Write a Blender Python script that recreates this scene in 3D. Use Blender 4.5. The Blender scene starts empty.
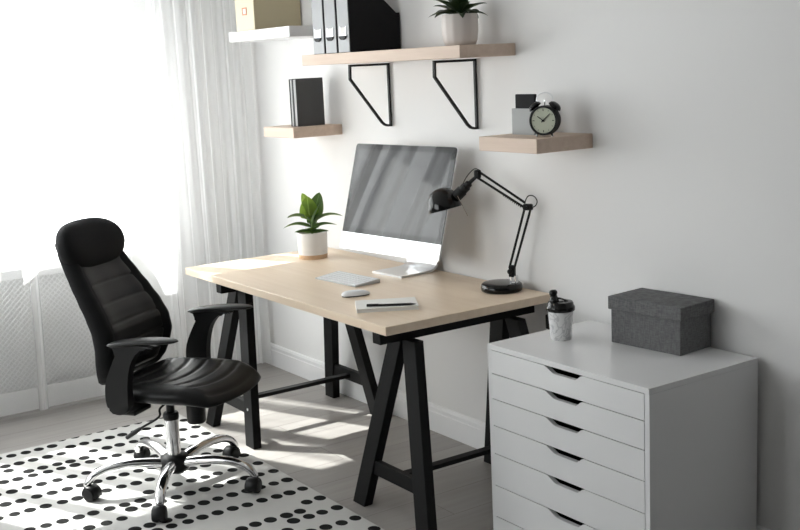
import bpy, bmesh, math, random
from mathutils import Vector, Matrix
random.seed(7)
PI = math.pi
S = bpy.context.scene
C = S.collection

# ------------------------------------------------------------------ helpers
def new_obj(name, me, parent=None, loc=(0, 0, 0), rotz=0.0):
    o = bpy.data.objects.new(name, me)
    C.objects.link(o)
    o.location = loc
    o.rotation_euler = (0, 0, rotz)
    if parent is not None:
        o.parent = parent
    return o

def tag(o, label=None, cat=None, group=None, kind=None):
    if label: o['label'] = label
    if cat: o['category'] = cat
    if group: o['group'] = group
    if kind: o['kind'] = kind
    return o

def thing(name, label, cat, loc=(0, 0, 0), rotz=0.0, group=None):
    o = new_obj(name, None, None, loc, rotz)
    o.empty_display_size = 0.05
    return tag(o, label, cat, group)

def copy_tree(o, parent=None):
    c = o.copy()
    C.objects.link(c)
    if parent is not None:
        c.parent = parent
    for ch in [x for x in list(C.objects) if x.parent == o]:
        copy_tree(ch, c)
    return c

def finish(name, bm, mat, parent=None, loc=(0, 0, 0), rotz=0.0, smooth=None, flip=True):
    if flip:
        bmesh.ops.recalc_face_normals(bm, faces=bm.faces[:])
    me = bpy.data.meshes.new(name)
    bm.to_mesh(me)
    bm.free()
    me.materials.append(mat)
    if smooth is not None:
        for p in me.polygons:
            p.use_smooth = True
        if smooth < 180:
            me.set_sharp_from_angle(angle=math.radians(smooth))
    return new_obj(name, me, parent, loc, rotz)

def bx(bm, x0, x1, y0, y1, z0, z1, bev=0.0, seg=2):
    r = bmesh.ops.create_cube(bm, size=1.0)
    vs = r['verts']
    for v in vs:
        v.co = Vector((x0 + (v.co.x + .5) * (x1 - x0), y0 + (v.co.y + .5) * (y1 - y0), z0 + (v.co.z + .5) * (z1 - z0)))
    if bev > 0:
        es = list({e for v in vs for e in v.link_edges})
        bmesh.ops.bevel(bm, geom=es, offset=bev, segments=seg, affect='EDGES', profile=0.5)
    return bm

def box(*a, **k):
    return bx(bmesh.new(), *a, **k)

def beam(bm, p0, p1, ax, ay, bev=0.0):
    """a four-sided bar between horizontal sections at p0 (foot) and p1 (top): half sizes ax, ay"""
    vs = []
    for p in (p0, p1):
        for sx, sy in ((-1, -1), (1, -1), (1, 1), (-1, 1)):
            vs.append(bm.verts.new((p[0] + sx * ax, p[1] + sy * ay, p[2])))
    fs = [bm.faces.new(vs[3::-1]), bm.faces.new(vs[4:8])]
    for i in range(4):
        j = (i + 1) % 4
        fs.append(bm.faces.new((vs[i], vs[j], vs[4 + j], vs[4 + i])))
    if bev:
        bmesh.ops.bevel(bm, geom=list({e for f in fs for e in f.edges}), offset=bev, segments=2, affect='EDGES', profile=.5)
    return bm

def lathe(bm, prof, seg=40, cx=0, cy=0, cz=0, M=None):
    """prof: list of (r, z)"""
    rings = []
    for r, z in prof:
        if r < 1e-6:
            rings.append([bm.verts.new((cx, cy, cz + z))])
        else:
            rings.append([bm.verts.new((cx + r * math.cos(2 * PI * k / seg), cy + r * math.sin(2 * PI * k / seg), cz + z)) for k in range(seg)])
    for a, b in zip(rings, rings[1:]):
        for k in range(seg):
            k2 = (k + 1) % seg
            if len(a) == 1 and len(b) == 1: continue
            if len(a) == 1: bm.faces.new((a[0], b[k2], b[k]))
            elif len(b) == 1: bm.faces.new((a[k], a[k2], b[0]))
            else: bm.faces.new((a[k], a[k2], b[k2], b[k]))
    if M is not None:
        for ring in rings:
            for v in ring: v.co = M @ v.co
    return bm

def smooth_path(pts, n=6):
    P = [Vector(p) for p in pts]
    out = []
    for i in range(len(P) - 1):
        p0 = P[i - 1] if i else P[0] * 2 - P[1]
        p1, p2 = P[i], P[i + 1]
        p3 = P[i + 2] if i + 2 < len(P) else P[-1] * 2 - P[-2]
        for k in range(n):
            t = k / n
            out.append(0.5 * ((2 * p1) + (-p0 + p2) * t + (2 * p0 - 5 * p1 + 4 * p2 - p3) * t * t + (-p0 + 3 * p1 - 3 * p2 + p3) * t ** 3))
    out.append(P[-1])
    return out

def tube(bm, pts, rad, seg=12, sq=1.0, cap=True):
    """rad: number or list; sq squashes the section along its second axis"""
    P = [Vector(p) for p in pts]
    n = len(P)
    R = rad if isinstance(rad, (list, tuple)) else [rad] * n
    if len(R) != n:
        R = [R[0] + (R[-1] - R[0]) * i / (n - 1) for i in range(n)] if len(R) == 2 else [R[min(len(R) - 1, int(i * len(R) / n))] for i in range(n)]
    t0 = (P[1] - P[0]).normalized()
    up = Vector((0, 0, 1)) if abs(t0.z) < .9 else Vector((1, 0, 0))
    nrm = (up - t0 * up.dot(t0)).normalized()
    rings = []
    for i in range(n):
        t = (P[min(i + 1, n - 1)] - P[max(i - 1, 0)]).normalized()
        nrm = (nrm - t * nrm.dot(t)).normalized()
        b = t.cross(nrm)
        rings.append([bm.verts.new(P[i] + (nrm * math.cos(2 * PI * k / seg) * sq + b * math.sin(2 * PI * k / seg)) * R[i]) for k in range(seg)])
    for a, c in zip(rings, rings[1:]):
        for k in range(seg):
            k2 = (k + 1) % seg
            bm.faces.new((a[k], a[k2], c[k2], c[k]))
    if cap:
        bm.faces.new(rings[0][::-1])
        bm.faces.new(rings[-1])
    return bm

def loft(bm, rings, closed=True, cap=True):
    R = [[bm.verts.new(p) for p in r] for r in rings]
    m = len(R[0])
    for a, b in zip(R, R[1:]):
        for k in range(m if closed else m - 1):
            k2 = (k + 1) % m
            bm.faces.new((a[k], a[k2], b[k2], b[k]))
    if cap:
        bm.faces.new(R[0][::-1])
        bm.faces.new(R[-1])
    return bm

def prism(bm, poly, axis, a0, a1, bev=0.0):
    """extrude a 2D outline along axis ('x','y','z') from a0 to a1"""
    def P(u, v, a):
        return {'x': (a, u, v), 'y': (u, a, v), 'z': (u, v, a)}[axis]
    A = [bm.verts.new(P(u, v, a0)) for u, v in poly]
    B = [bm.verts.new(P(u, v, a1)) for u, v in poly]
    f = [bm.faces.new(A[::-1]), bm.faces.new(B)]
    n = len(poly)
    for i in range(n):
        j = (i + 1) % n
        f.append(bm.faces.new((A[i], A[j], B[j], B[i])))
    if bev:
        es = list({e for q in f[:2] for e in q.edges})
        bmesh.ops.bevel(bm, geom=es, offset=bev, segments=2, affect='EDGES', profile=.5)
    return bm

def lerp_table(t, xs, ys):
    if t <= xs[0]: return ys[0]
    for i in range(len(xs) - 1):
        if t <= xs[i + 1]:
            k = (t - xs[i]) / (xs[i + 1] - xs[i])
            k = k * k * (3 - 2 * k) * .35 + k * .65
            return ys[i] + (ys[i + 1] - ys[i]) * k
    return ys[-1]

# ------------------------------------------------------------------ materials
def mat(name, col, rough=.5, metal=0.0, spec=None, coat=0.0, bump=None, var=None):
    m = bpy.data.materials.new(name)
    m.use_nodes = True
    nt = m.node_tree
    b = nt.nodes['Principled BSDF']
    b.inputs['Base Color'].default_value = (*col, 1)
    b.inputs['Roughness'].default_value = rough
    b.inputs['Metallic'].default_value = metal
    if spec is not None: b.inputs['Specular IOR Level'].default_value = spec
    if coat: b.inputs['Coat Weight'].default_value = coat; b.inputs['Coat Roughness'].default_value = .08
    tc = nt.nodes.new('ShaderNodeTexCoord')
    if bump:
        sc, st = bump
        n = nt.nodes.new('ShaderNodeTexNoise'); n.inputs['Scale'].default_value = sc; n.inputs['Detail'].default_value = 3
        nt.links.new(tc.outputs['Object'], n.inputs['Vector'])
        bp = nt.nodes.new('ShaderNodeBump'); bp.inputs['Strength'].default_value = st; bp.inputs['Distance'].default_value = .002
        nt.links.new(n.outputs['Fac'], bp.inputs['Height']); nt.links.new(bp.outputs['Normal'], b.inputs['Normal'])
    if var:
        sc, amt = var
        n = nt.nodes.new('ShaderNodeTexNoise'); n.inputs['Scale'].default_value = sc; n.inputs['Detail'].default_value = 4
        nt.links.new(tc.outputs['Object'], n.inputs['Vector'])
        mx = nt.nodes.new('ShaderNodeMix'); mx.data_type = 'RGBA'
        mx.inputs['A'].default_value = (*[c * (1 - amt) for c in col], 1); mx.inputs['B'].default_value = (*[min(1, c * (1 + amt)) for c in col], 1)
        nt.links.new(n.outputs['Fac'], mx.inputs['Factor']); nt.links.new(mx.outputs['Result'], b.inputs['Base Color'])
    return m

def N(nt, t, **kw):
    n = nt.nodes.new(t)
    for k, v in kw.items(): setattr(n, k, v)
    return n

def math_node(nt, op, a, b=None, c=None):
    n = N(nt, 'ShaderNodeMath', operation=op)
    for i, v in enumerate((a, b, c)):
        if v is None: continue
        if isinstance(v, (int, float)): n.inputs[i].default_value = v
        else: nt.links.new(v, n.inputs[i])
    return n.outputs[0]

def wood(name, c1, c2, axis='x', rough=.42, scale=1.0):
    m = bpy.data.materials.new(name); m.use_nodes = True
    nt = m.node_tree; b = nt.nodes['Principled BSDF']
    tc = N(nt, 'ShaderNodeTexCoord'); mp = N(nt, 'ShaderNodeMapping')
    s = [38 * scale] * 3; s['xyz'.index(axis)] = 2.2 * scale
    mp.inputs['Scale'].default_value = s
    nt.links.new(tc.outputs['Object'], mp.inputs['Vector'])
    n = N(nt, 'ShaderNodeTexNoise'); n.inputs['Scale'].default_value = 1.0; n.inputs['Detail'].default_value = 5; n.inputs['Roughness'].default_value = .6; n.inputs['Distortion'].default_value = .35
    nt.links.new(mp.outputs['Vector'], n.inputs['Vector'])
    rp = N(nt, 'ShaderNodeValToRGB')
    rp.color_ramp.elements[0].position = .3; rp.color_ramp.elements[0].color = (*c1, 1)
    rp.color_ramp.elements[1].position = .7; rp.color_ramp.elements[1].color = (*c2, 1)
    nt.links.new(n.outputs['Fac'], rp.inputs['Fac']); nt.links.new(rp.outputs['Color'], b.inputs['Base Color'])
    b.inputs['Roughness'].default_value = rough
    return m

def fabric(name, col, sc=420, amt=.35, rough=.95):
    m = bpy.data.materials.new(name); m.use_nodes = True
    nt = m.node_tree; b = nt.nodes['Principled BSDF']
    tc = N(nt, 'ShaderNodeTexCoord')
    fac = None
    for i, st in enumerate(((1, 1, .12), (.12, .12, 1))):
        mp = N(nt, 'ShaderNodeMapping'); mp.inputs['Scale'].default_value = [sc * k for k in st]
        nt.links.new(tc.outputs['Object'], mp.inputs['Vector'])
        n = N(nt, 'ShaderNodeTexNoise'); n.inputs['Scale'].default_value = 1; n.inputs['Detail'].default_value = 2
        nt.links.new(mp.outputs['Vector'], n.inputs['Vector'])
        fac = n.outputs['Fac'] if fac is None else math_node(nt, 'MULTIPLY', math_node(nt, 'ADD', fac, n.outputs['Fac']), .5)
    rp = N(nt, 'ShaderNodeValToRGB')
    rp.color_ramp.elements[0].position = .38; rp.color_ramp.elements[0].color = (*[c * (1 - amt) for c in col], 1)
    rp.color_ramp.elements[1].position = .62; rp.color_ramp.elements[1].color = (*[c * (1 + amt) for c in col], 1)
    nt.links.new(fac, rp.inputs['Fac']); nt.links.new(rp.outputs['Color'], b.inputs['Base Color'])
    b.inputs['Roughness'].default_value = rough
    b.inputs['Specular IOR Level'].default_value = .15
    bp = N(nt, 'ShaderNodeBump'); bp.inputs['Strength'].default_value = .4; bp.inputs['Distance'].default_value = .001
    nt.links.new(fac, bp.inputs['Height']); nt.links.new(bp.outputs['Normal'], b.inputs['Normal'])
    return m

WALL = mat('wall_paint', (.76, .755, .75), .9, spec=.2, bump=(260, .08))
CEIL = mat('ceiling_paint', (.75, .75, .75), .95, spec=.1)
COVER = mat('white_cover_paint', (.87, .87, .87), .5)
TRIM = mat('trim_paint', (.78, .78, .785), .45)
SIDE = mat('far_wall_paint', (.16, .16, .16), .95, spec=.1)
LAMI = mat('white_laminate', (.73, .73, .735), .2, var=(3, .01))
WHITE_SHELF = mat('white_shelf_lacquer', (.8, .8, .8), .35)
DESKW = wood('pale_oak_desk', (.73, .585, .435), (.79, .65, .505), 'x', .4)
SHELFW = wood('pale_oak_shelf', (.56, .43, .34), (.64, .51, .415), 'x', .55)
BLACKW = mat('black_lacquered_wood', (.006, .006, .0063), .55, spec=.18, bump=(60, .05))
LEATHER = mat('black_leather', (.006, .006, .0063), .38, spec=.22, bump=(330, .22))
MESHF = mat('black_fabric', (.005, .005, .0055), .7, spec=.14, bump=(500, .3))
BPLAST = mat('black_plastic', (.007, .007, .0073), .42, spec=.3)
BGLOSS = mat('black_gloss_enamel', (.005, .005, .005), .14, spec=.35)
BMETAL = mat('black_metal', (.007, .007, .007), .55, spec=.25)
CHROME = mat('chrome', (.78, .78, .79), .09, 1.0)
ALU = mat('brushed_aluminium', (.72, .73, .74), .3, 1.0)
CHIN = mat('glare_aluminium', (.86, .865, .87), .35, .55)  # aluminium whitened, the window's reflection put into its colour
SCREEN = mat('screen_glass', (.012, .012, .013), .03, spec=.42)
BEZEL = mat('bezel_glass', (.004, .004, .004), .03, spec=.3)
WPLAST = mat('white_plastic', (.75, .76, .77), .35)
KBODY = mat('grey_aluminium', (.48, .485, .49), .45, .3)
PAPER = mat('paper', (.76, .75, .72), .85)
PAGES = mat('grey_page_edges', (.42, .42, .42), .85)
CREAM = mat('cream_cover', (.80, .79, .755), .7)
GREYCOV = mat('dark_grey_cover', (.055, .056, .058), .6, bump=(200, .1))
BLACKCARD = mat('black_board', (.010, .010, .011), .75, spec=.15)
SILVER = mat('silver_board', (.30, .305, .31), .5, .25)
GREYBOX = mat('grey_card', (.36, .37, .37), .8)
BEIGE_LIT = mat('lit_beige_board', (.72, .65, .50), .75)  # beige board made paler, light on the box front put into colour
BEIGE = mat('beige_board', (.42, .36, .24), .75)
COPPER = mat('copper', (.62, .27, .16), .3, .8)
POTW = mat('white_ceramic', (.74, .73, .71), .45)
POTG = mat('matt_grey_ceramic', (.62, .57, .54), .55)
CORK = mat('tan_clay', (.55, .37, .23), .7, var=(60, .12))
SOIL = mat('soil', (.035, .024, .016), .95, bump=(120, 1.0))
DIAL = mat('clock_dial', (.50, .53, .42), .6)
FABG = fabric('grey_woven_fabric', (.145, .145, .147), 420, .28)
CABLE = mat('black_cable', (.01, .01, .01), .5)

def leaf_mat(name, c1, c2):
    m = bpy.data.materials.new(name); m.use_nodes = True
    nt = m.node_tree; b = nt.nodes['Principled BSDF']
    tc = N(nt, 'ShaderNodeTexCoord')
    sp = N(nt, 'ShaderNodeSeparateXYZ'); nt.links.new(tc.outputs['UV'], sp.inputs[0])
    d = math_node(nt, 'ABSOLUTE', math_node(nt, 'SUBTRACT', sp.outputs['Y'], .5))
    rib = math_node(nt, 'LESS_THAN', d, .035)
    w = N(nt, 'ShaderNodeTexNoise'); w.inputs['Scale'].default_value = 30
    nt.links.new(tc.outputs['Object'], w.inputs['Vector'])
    mx = N(nt, 'ShaderNodeMix', data_type='RGBA'); mx.inputs['A'].default_value = (*c1, 1); mx.inputs['B'].default_value = (*c2, 1)
    nt.links.new(w.outputs['Fac'], mx.inputs['Factor'])
    mx2 = N(nt, 'ShaderNodeMix', data_type='RGBA'); mx2.inputs['B'].default_value = (*[min(1, c * 1.7 + .02) for c in c2], 1)
    nt.links.new(mx.outputs['Result'], mx2.inputs['A']); nt.links.new(rib, mx2.inputs['Factor'])
    nt.links.new(mx2.outputs['Result'], b.inputs['Base Color'])
    b.inputs['Roughness'].default_value = .38
    tr = N(nt, 'ShaderNodeBsdfTranslucent'); tr.inputs['Color'].default_value = (c2[0] * 2.2, c2[1] * 2.0, c2[2] * 1.2, 1)
    ms = N(nt, 'ShaderNodeMixShader'); ms.inputs[0].default_value = .3
    out = nt.nodes['Material Output']
    nt.links.new(b.outputs[0], ms.inputs[1]); nt.links.new(tr.outputs[0], ms.inputs[2]); nt.links.new(ms.outputs[0], out.inputs['Surface'])
    return m
LEAF_B = leaf_mat('fresh_green_leaf', (.07, .15, .02), (.19, .30, .06))
LEAF_M = leaf_mat('green_leaf', (.025, .055, .022), (.065, .125, .045))
LEAF_D = leaf_mat('dark_green_leaf', (.008, .016, .008), (.018, .032, .014))
STEM = mat('green_stem', (.12, .2, .06), .6)

# curtain: thin voile, the flatter it faces the light the more it lets through
def voile(name, t0, t1):
    m = bpy.data.materials.new(name); m.use_nodes = True
    nt = m.node_tree; nt.nodes.remove(nt.nodes['Principled BSDF'])
    lw = N(nt, 'ShaderNodeLayerWeight'); lw.inputs['Blend'].default_value = .5
    rp = N(nt, 'ShaderNodeMapRange'); rp.inputs['From Min'].default_value = .24; rp.inputs['From Max'].default_value = .38
    rp.inputs['To Min'].default_value = t0; rp.inputs['To Max'].default_value = t1
    nt.links.new(lw.outputs['Facing'], rp.inputs['Value'])
    df = N(nt, 'ShaderNodeBsdfDiffuse'); df.inputs['Color'].default_value = (.94, .945, .95, 1)
    tl = N(nt, 'ShaderNodeBsdfTranslucent'); tl.inputs['Color'].default_value = (.94, .945, .95, 1)
    m1 = N(nt, 'ShaderNodeMixShader'); m1.inputs[0].default_value = .5
    nt.links.new(df.outputs[0], m1.inputs[1]); nt.links.new(tl.outputs[0], m1.inputs[2])
    tp = N(nt, 'ShaderNodeBsdfTransparent')
    m2 = N(nt, 'ShaderNodeMixShader')
    nt.links.new(rp.outputs['Result'], m2.inputs[0]); nt.links.new(m1.outputs[0], m2.inputs[1]); nt.links.new(tp.outputs[0], m2.inputs[2])
    nt.links.new(m2.outputs[0], nt.nodes['Material Output'].inputs['Surface'])
    return m
CURT = voile('sheer_voile', .74, .04)
CURT2 = voile('gathered_voile', .26, .08)

GLASS = bpy.data.materials.new('window_glass'); GLASS.use_nodes = True
nt = GLASS.node_tree; nt.nodes.remove(nt.nodes['Principled BSDF'])
lw = N(nt, 'ShaderNodeLayerWeight'); lw.inputs['Blend'].default_value = .5
fac = math_node(nt, 'ADD', math_node(nt, 'MULTIPLY', math_node(nt, 'POWER', lw.outputs['Facing'], 5), .9), .04)
tp = N(nt, 'ShaderNodeBsdfTransparent'); tp.inputs['Color'].default_value = (.97, .985, .98, 1)
gl = N(nt, 'ShaderNodeBsdfGlossy'); gl.inputs['Roughness'].default_value = .01
ms = N(nt, 'ShaderNodeMixShader')
nt.links.new(fac, ms.inputs[0]); nt.links.new(tp.outputs[0], ms.inputs[1]); nt.links.new(gl.outputs[0], ms.inputs[2])
nt.links.new(ms.outputs[0], nt.nodes['Material Output'].inputs['Surface'])

# laminate floor, boards running along y
FLOOR = bpy.data.materials.new('ash_laminate_floor'); FLOOR.use_nodes = True
nt = FLOOR.node_tree; b = nt.nodes['Principled BSDF']
tc = N(nt, 'ShaderNodeTexCoord')
rot = N(nt, 'ShaderNodeMapping'); rot.inputs['Rotation'].default_value = (0, 0, PI / 2); rot.inputs['Location'].default_value = (.3, .08, 0)
nt.links.new(tc.outputs['Object'], rot.inputs['Vector'])
br = N(nt, 'ShaderNodeTexBrick'); br.offset = .37; br.offset_frequency = 2
br.inputs['Scale'].default_value = 1; br.inputs['Brick Width'].default_value = 1.28; br.inputs['Row Height'].default_value = .19
br.inputs['Mortar Size'].default_value = .0012; br.inputs['Mortar Smooth'].default_value = .2
br.inputs['Color1'].default_value = (.27, .255, .24, 1); br.inputs['Color2'].default_value = (.32, .303, .287, 1); br.inputs['Mortar'].default_value = (.12, .11, .1, 1)
nt.links.new(rot.outputs['Vector'], br.inputs['Vector'])
mp = N(nt, 'ShaderNodeMapping'); mp.inputs['Scale'].default_value = (26, 1.6, 1)
nt.links.new(tc.outputs['Object'], mp.inputs['Vector'])
n = N(nt, 'ShaderNodeTexNoise'); n.inputs['Scale'].default_value = 1; n.inputs['Detail'].default_value = 6; n.inputs['Distortion'].default_value = .5
nt.links.new(mp.outputs['Vector'], n.inputs['Vector'])
mr = N(nt, 'ShaderNodeMapRange'); mr.inputs['To Min'].default_value = .78; mr.inputs['To Max'].default_value = 1.2
nt.links.new(n.outputs['Fac'], mr.inputs['Value'])
mx = N(nt, 'ShaderNodeMix', data_type='RGBA', blend_type='MULTIPLY'); mx.inputs['Factor'].default_value = 1
nt.links.new(br.outputs['Color'], mx.inputs['A']); nt.links.new(mr.outputs['Result'], mx.inputs['B'])
nt.links.new(mx.outputs['Result'], b.inputs['Base Color'])
b.inputs['Roughness'].default_value = .42

# rug: black dots on a 6 cm grid, rows jogging between neighbouring columns
RUG = bpy.data.materials.new('dotted_rug'); RUG.use_nodes = True
nt = RUG.node_tree; b = nt.nodes['Principled BSDF']
tc = N(nt, 'ShaderNodeTexCoord'); sp = N(nt, 'ShaderNodeSeparateXYZ'); nt.links.new(tc.outputs['Object'], sp.inputs[0])
PX, PY = .0625, .060
# small wobble so the dots are not machine perfect
u = math_node(nt, 'ADD', math_node(nt, 'DIVIDE', math_node(nt, 'ADD', sp.outputs['X'], 1.573 + PX * 20), PX), .5)
v = math_node(nt, 'ADD', math_node(nt, 'DIVIDE', math_node(nt, 'ADD', sp.outputs['Y'], .815 + PY * 60), PY), .5)
iu = math_node(nt, 'FLOOR', u); iv = math_node(nt, 'FLOOR', v)
fu = math_node(nt, 'SUBTRACT', math_node(nt, 'FRACT', u), .5); fv = math_node(nt, 'SUBTRACT', math_node(nt, 'FRACT', v), .5)
pair = math_node(nt, 'FLOOR', math_node(nt, 'DIVIDE', iu, 2)); par = math_node(nt, 'MODULO', iu, 2)
wn0 = N(nt, 'ShaderNodeTexWhiteNoise', noise_dimensions='1D'); nt.links.new(pair, wn0.inputs['W'])
seg = math_node(nt, 'FLOOR', math_node(nt, 'ADD', math_node(nt, 'DIVIDE', iv, 5.3), math_node(nt, 'MULTIPLY', wn0.outputs['Value'], .8)))
cv = N(nt, 'ShaderNodeCombineXYZ'); nt.links.new(math_node(nt, 'FLOOR', math_node(nt, 'DIVIDE', pair, 4)), cv.inputs[0]); nt.links.new(seg, cv.inputs[1])
wn1 = N(nt, 'ShaderNodeTexWhiteNoise', noise_dimensions='2D'); nt.links.new(cv.outputs[0], wn1.inputs['Vector'])
side = math_node(nt, 'GREATER_THAN', wn1.outputs['Value'], .5)
on = math_node(nt, 'LESS_THAN', math_node(nt, 'ABSOLUTE', math_node(nt, 'SUBTRACT', side, par)), .5)
cw = N(nt, 'ShaderNodeCombineXYZ'); nt.links.new(iu, cw.inputs[0]); nt.links.new(iv, cw.inputs[1])
wj = N(nt, 'ShaderNodeTexWhiteNoise', noise_dimensions='2D'); nt.links.new(cw.outputs[0], wj.inputs['Vector'])
js = N(nt, 'ShaderNodeSeparateColor'); nt.links.new(wj.outputs['Color'], js.inputs[0])
du = math_node(nt, 'ADD', fu, math_node(nt, 'MULTIPLY', math_node(nt, 'SUBTRACT', js.outputs[0], .5), .10))
dv = math_node(nt, 'ADD', fv, math_node(nt, 'MULTIPLY', math_node(nt, 'SUBTRACT', js.outputs[1], .5), .10))
rad = math_node(nt, 'ADD', math_node(nt, 'MULTIPLY', js.outputs[2], .06), .34)
dist = math_node(nt, 'SQRT', math_node(nt, 'ADD', math_node(nt, 'MULTIPLY', math_node(nt, 'POWER', math_node(nt, 'ABSOLUTE', du), 2), .80), math_node(nt, 'POWER', math_node(nt, 'ABSOLUTE', dv), 2)))
dot = math_node(nt, 'MULTIPLY', math_node(nt, 'LESS_THAN', dist, rad), on)
# keep a plain margin along the long edge
dot = math_node(nt, 'MULTIPLY', dot, math_node(nt, 'LESS_THAN', sp.outputs['Y'], -.789))
nz = N(nt, 'ShaderNodeTexNoise'); nz.inputs['Scale'].default_value = 9; nz.inputs['Detail'].default_value = 5; nt.links.new(tc.outputs['Object'], nz.inputs['Vector'])
base = N(nt, 'ShaderNodeMix', data_type='RGBA'); base.inputs['A'].default_value = (.50, .495, .48, 1); base.inputs['B'].default_value = (.58, .575, .56, 1)
nt.links.new(nz.outputs['Fac'], base.inputs['Factor'])
mx = N(nt, 'ShaderNodeMix', data_type='RGBA'); mx.inputs['B'].default_value = (.012, .012, .012, 1)
nt.links.new(base.outputs['Result'], mx.inputs['A']); nt.links.new(dot, mx.inputs['Factor'])
nt.links.new(mx.outputs['Result'], b.inputs['Base Color'])
b.inputs['Roughness'].default_value = .95; b.inputs['Specular IOR Level'].default_value = .1
nb = N(nt, 'ShaderNodeTexNoise'); nb.inputs['Scale'].default_value = 350; nt.links.new(tc.outputs['Object'], nb.inputs['Vector'])
bp = N(nt, 'ShaderNodeBump'); bp.inputs['Strength'].default_value = .5; bp.inputs['Distance'].default_value = .003
nt.links.new(nb.outputs['Fac'], bp.inputs['Height']); nt.links.new(bp.outputs['Normal'], b.inputs['Normal'])

# marbled cup
MARBLE = bpy.data.materials.new('marbled_white'); MARBLE.use_nodes = True
nt = MARBLE.node_tree; b = nt.nodes['Principled BSDF']
tc = N(nt, 'ShaderNodeTexCoord')
n = N(nt, 'ShaderNodeTexNoise'); n.inputs['Scale'].default_value = 22; n.inputs['Detail'].default_value = 7; n.inputs['Distortion'].default_value = 1.6
nt.links.new(tc.outputs['Object'], n.inputs['Vector'])
rp = N(nt, 'ShaderNodeValToRGB'); e = rp.color_ramp.elements
e[0].position = .44; e[0].color = (.76, .76, .76, 1); e[1].position = .56; e[1].color = (.76, .76, .76, 1)
q = e.new(.5); q.color = (.52, .52, .53, 1)
nt.links.new(n.outputs['Fac'], rp.inputs['Fac']); nt.links.new(rp.outputs['Color'], b.inputs['Base Color'])
b.inputs['Roughness'].default_value = .3

# ------------------------------------------------------------------ room
XW, XR, YF, ZC = -2.36, 4.7, -4.5, 2.5
WY0, WY1, WZ0, WZ1 = -3.6, -.58, .74, 2.14      # window opening
def struct(o): return tag(o, kind='structure')
struct(finish('floor', box(XW - .13, XR + .2, YF - .2, .2, -.1, 0), FLOOR))
struct(finish('ceiling', box(XW - .13, XR + .2, YF - .2, .2, ZC, ZC + .1), CEIL))
struct(finish('wall_back', box(XW - .13, XR + .2, 0, .2, 0, ZC), WALL))
bm = bmesh.new()
bx(bm, XW - .13, XW, YF, WY0, 0, ZC); bx(bm, XW - .13, XW, WY1, 0, 0, ZC)
bx(bm, XW - .13, XW, WY0, WY1, 0, WZ0); bx(bm, XW - .13, XW, WY0, WY1, WZ1, ZC)
struct(finish('wall_left', bm, WALL))
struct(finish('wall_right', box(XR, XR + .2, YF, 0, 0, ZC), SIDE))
VX0, VX1, VZ0, VZ1 = -1.7, 0.5, .9, 2.2         # added window behind the camera, put in for fill light
bm = bmesh.new()
bx(bm, XW - .13, VX0, YF - .13, YF, 0, ZC); bx(bm, VX1, XR + .2, YF - .13, YF, 0, ZC)
bx(bm, VX0, VX1, YF - .13, YF, 0, VZ0); bx(bm, VX0, VX1, YF - .13, YF, VZ1, ZC)
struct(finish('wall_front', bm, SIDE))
def skirting(name, prof, x0, x1):
    return struct(finish(name, prism(bmesh.new(), prof, 'x', x0, x1), TRIM))
skirting('baseboard_back', [(0, 0), (-.016, 0), (-.016, .088), (-.013, .092), (-.013, .108), (-.008, .118), (0, .122)], XW, XR)
bm = prism(bmesh.new(), [(XR, 0), (XR - .016, 0), (XR - .016, .09), (XR - .008, .118), (XR, .122)], 'y', YF, -.016)
struct(finish('baseboard_right', bm, TRIM))

# window: frame, glazing bars, panes
win = struct(new_obj('window_1', None, None, (XW - .07, 0, 0)))
bm = bmesh.new(); fw = .06
bx(bm, -.035, .035, WY0, WY0 + fw, WZ0, WZ1); bx(bm, -.035, .035, WY1 - fw, WY1, WZ0, WZ1)
bx(bm, -.035, .035, WY0 + fw, WY1 - fw, WZ0, WZ0 + fw); bx(bm, -.035, .035, WY0 + fw, WY1 - fw, WZ1 - fw, WZ1)
finish('window_frame', bm, TRIM, win)
ys = [WY0 + fw, -2.55, -1.5, WY1 - fw]
for yy in ys[1:3]:
    finish('mullion', box(-.03, .03, yy - .03, yy + .03, WZ0 + fw, WZ1 - fw), TRIM, win)
for a, c in zip(ys, ys[1:]):
    finish('pane', box(-.004, .004, a, c, WZ0 + fw, WZ1 - fw), GLASS, win)
struct(finish('trim_1', box(XW - .035, XW + .0, WY0, WY1, WZ0, WZ0 + .018), TRIM))

fill_win = struct(new_obj('fill_window', None, None, (0, YF - .07, 0)))  # unseen extra window, brightens the back wall and drawer fronts
bm = bmesh.new()
bx(bm, VX0, VX0 + fw, -.035, .035, VZ0, VZ1); bx(bm, VX1 - fw, VX1, -.035, .035, VZ0, VZ1)
bx(bm, VX0 + fw, VX1 - fw, -.035, .035, VZ0, VZ0 + fw); bx(bm, VX0 + fw, VX1 - fw, -.035, .035, VZ1 - fw, VZ1)
finish('window_frame', bm, TRIM, fill_win)
xs2 = [VX0 + fw, (VX0 + VX1) / 2, VX1 - fw]
finish('mullion', box(xs2[1] - .03, xs2[1] + .03, -.03, .03, VZ0 + fw, VZ1 - fw), TRIM, fill_win)
for a, c in zip(xs2, xs2[1:]):
    finish('pane', box(a, c, -.004, .004, VZ0 + fw, VZ1 - fw), GLASS, fill_win)

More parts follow.
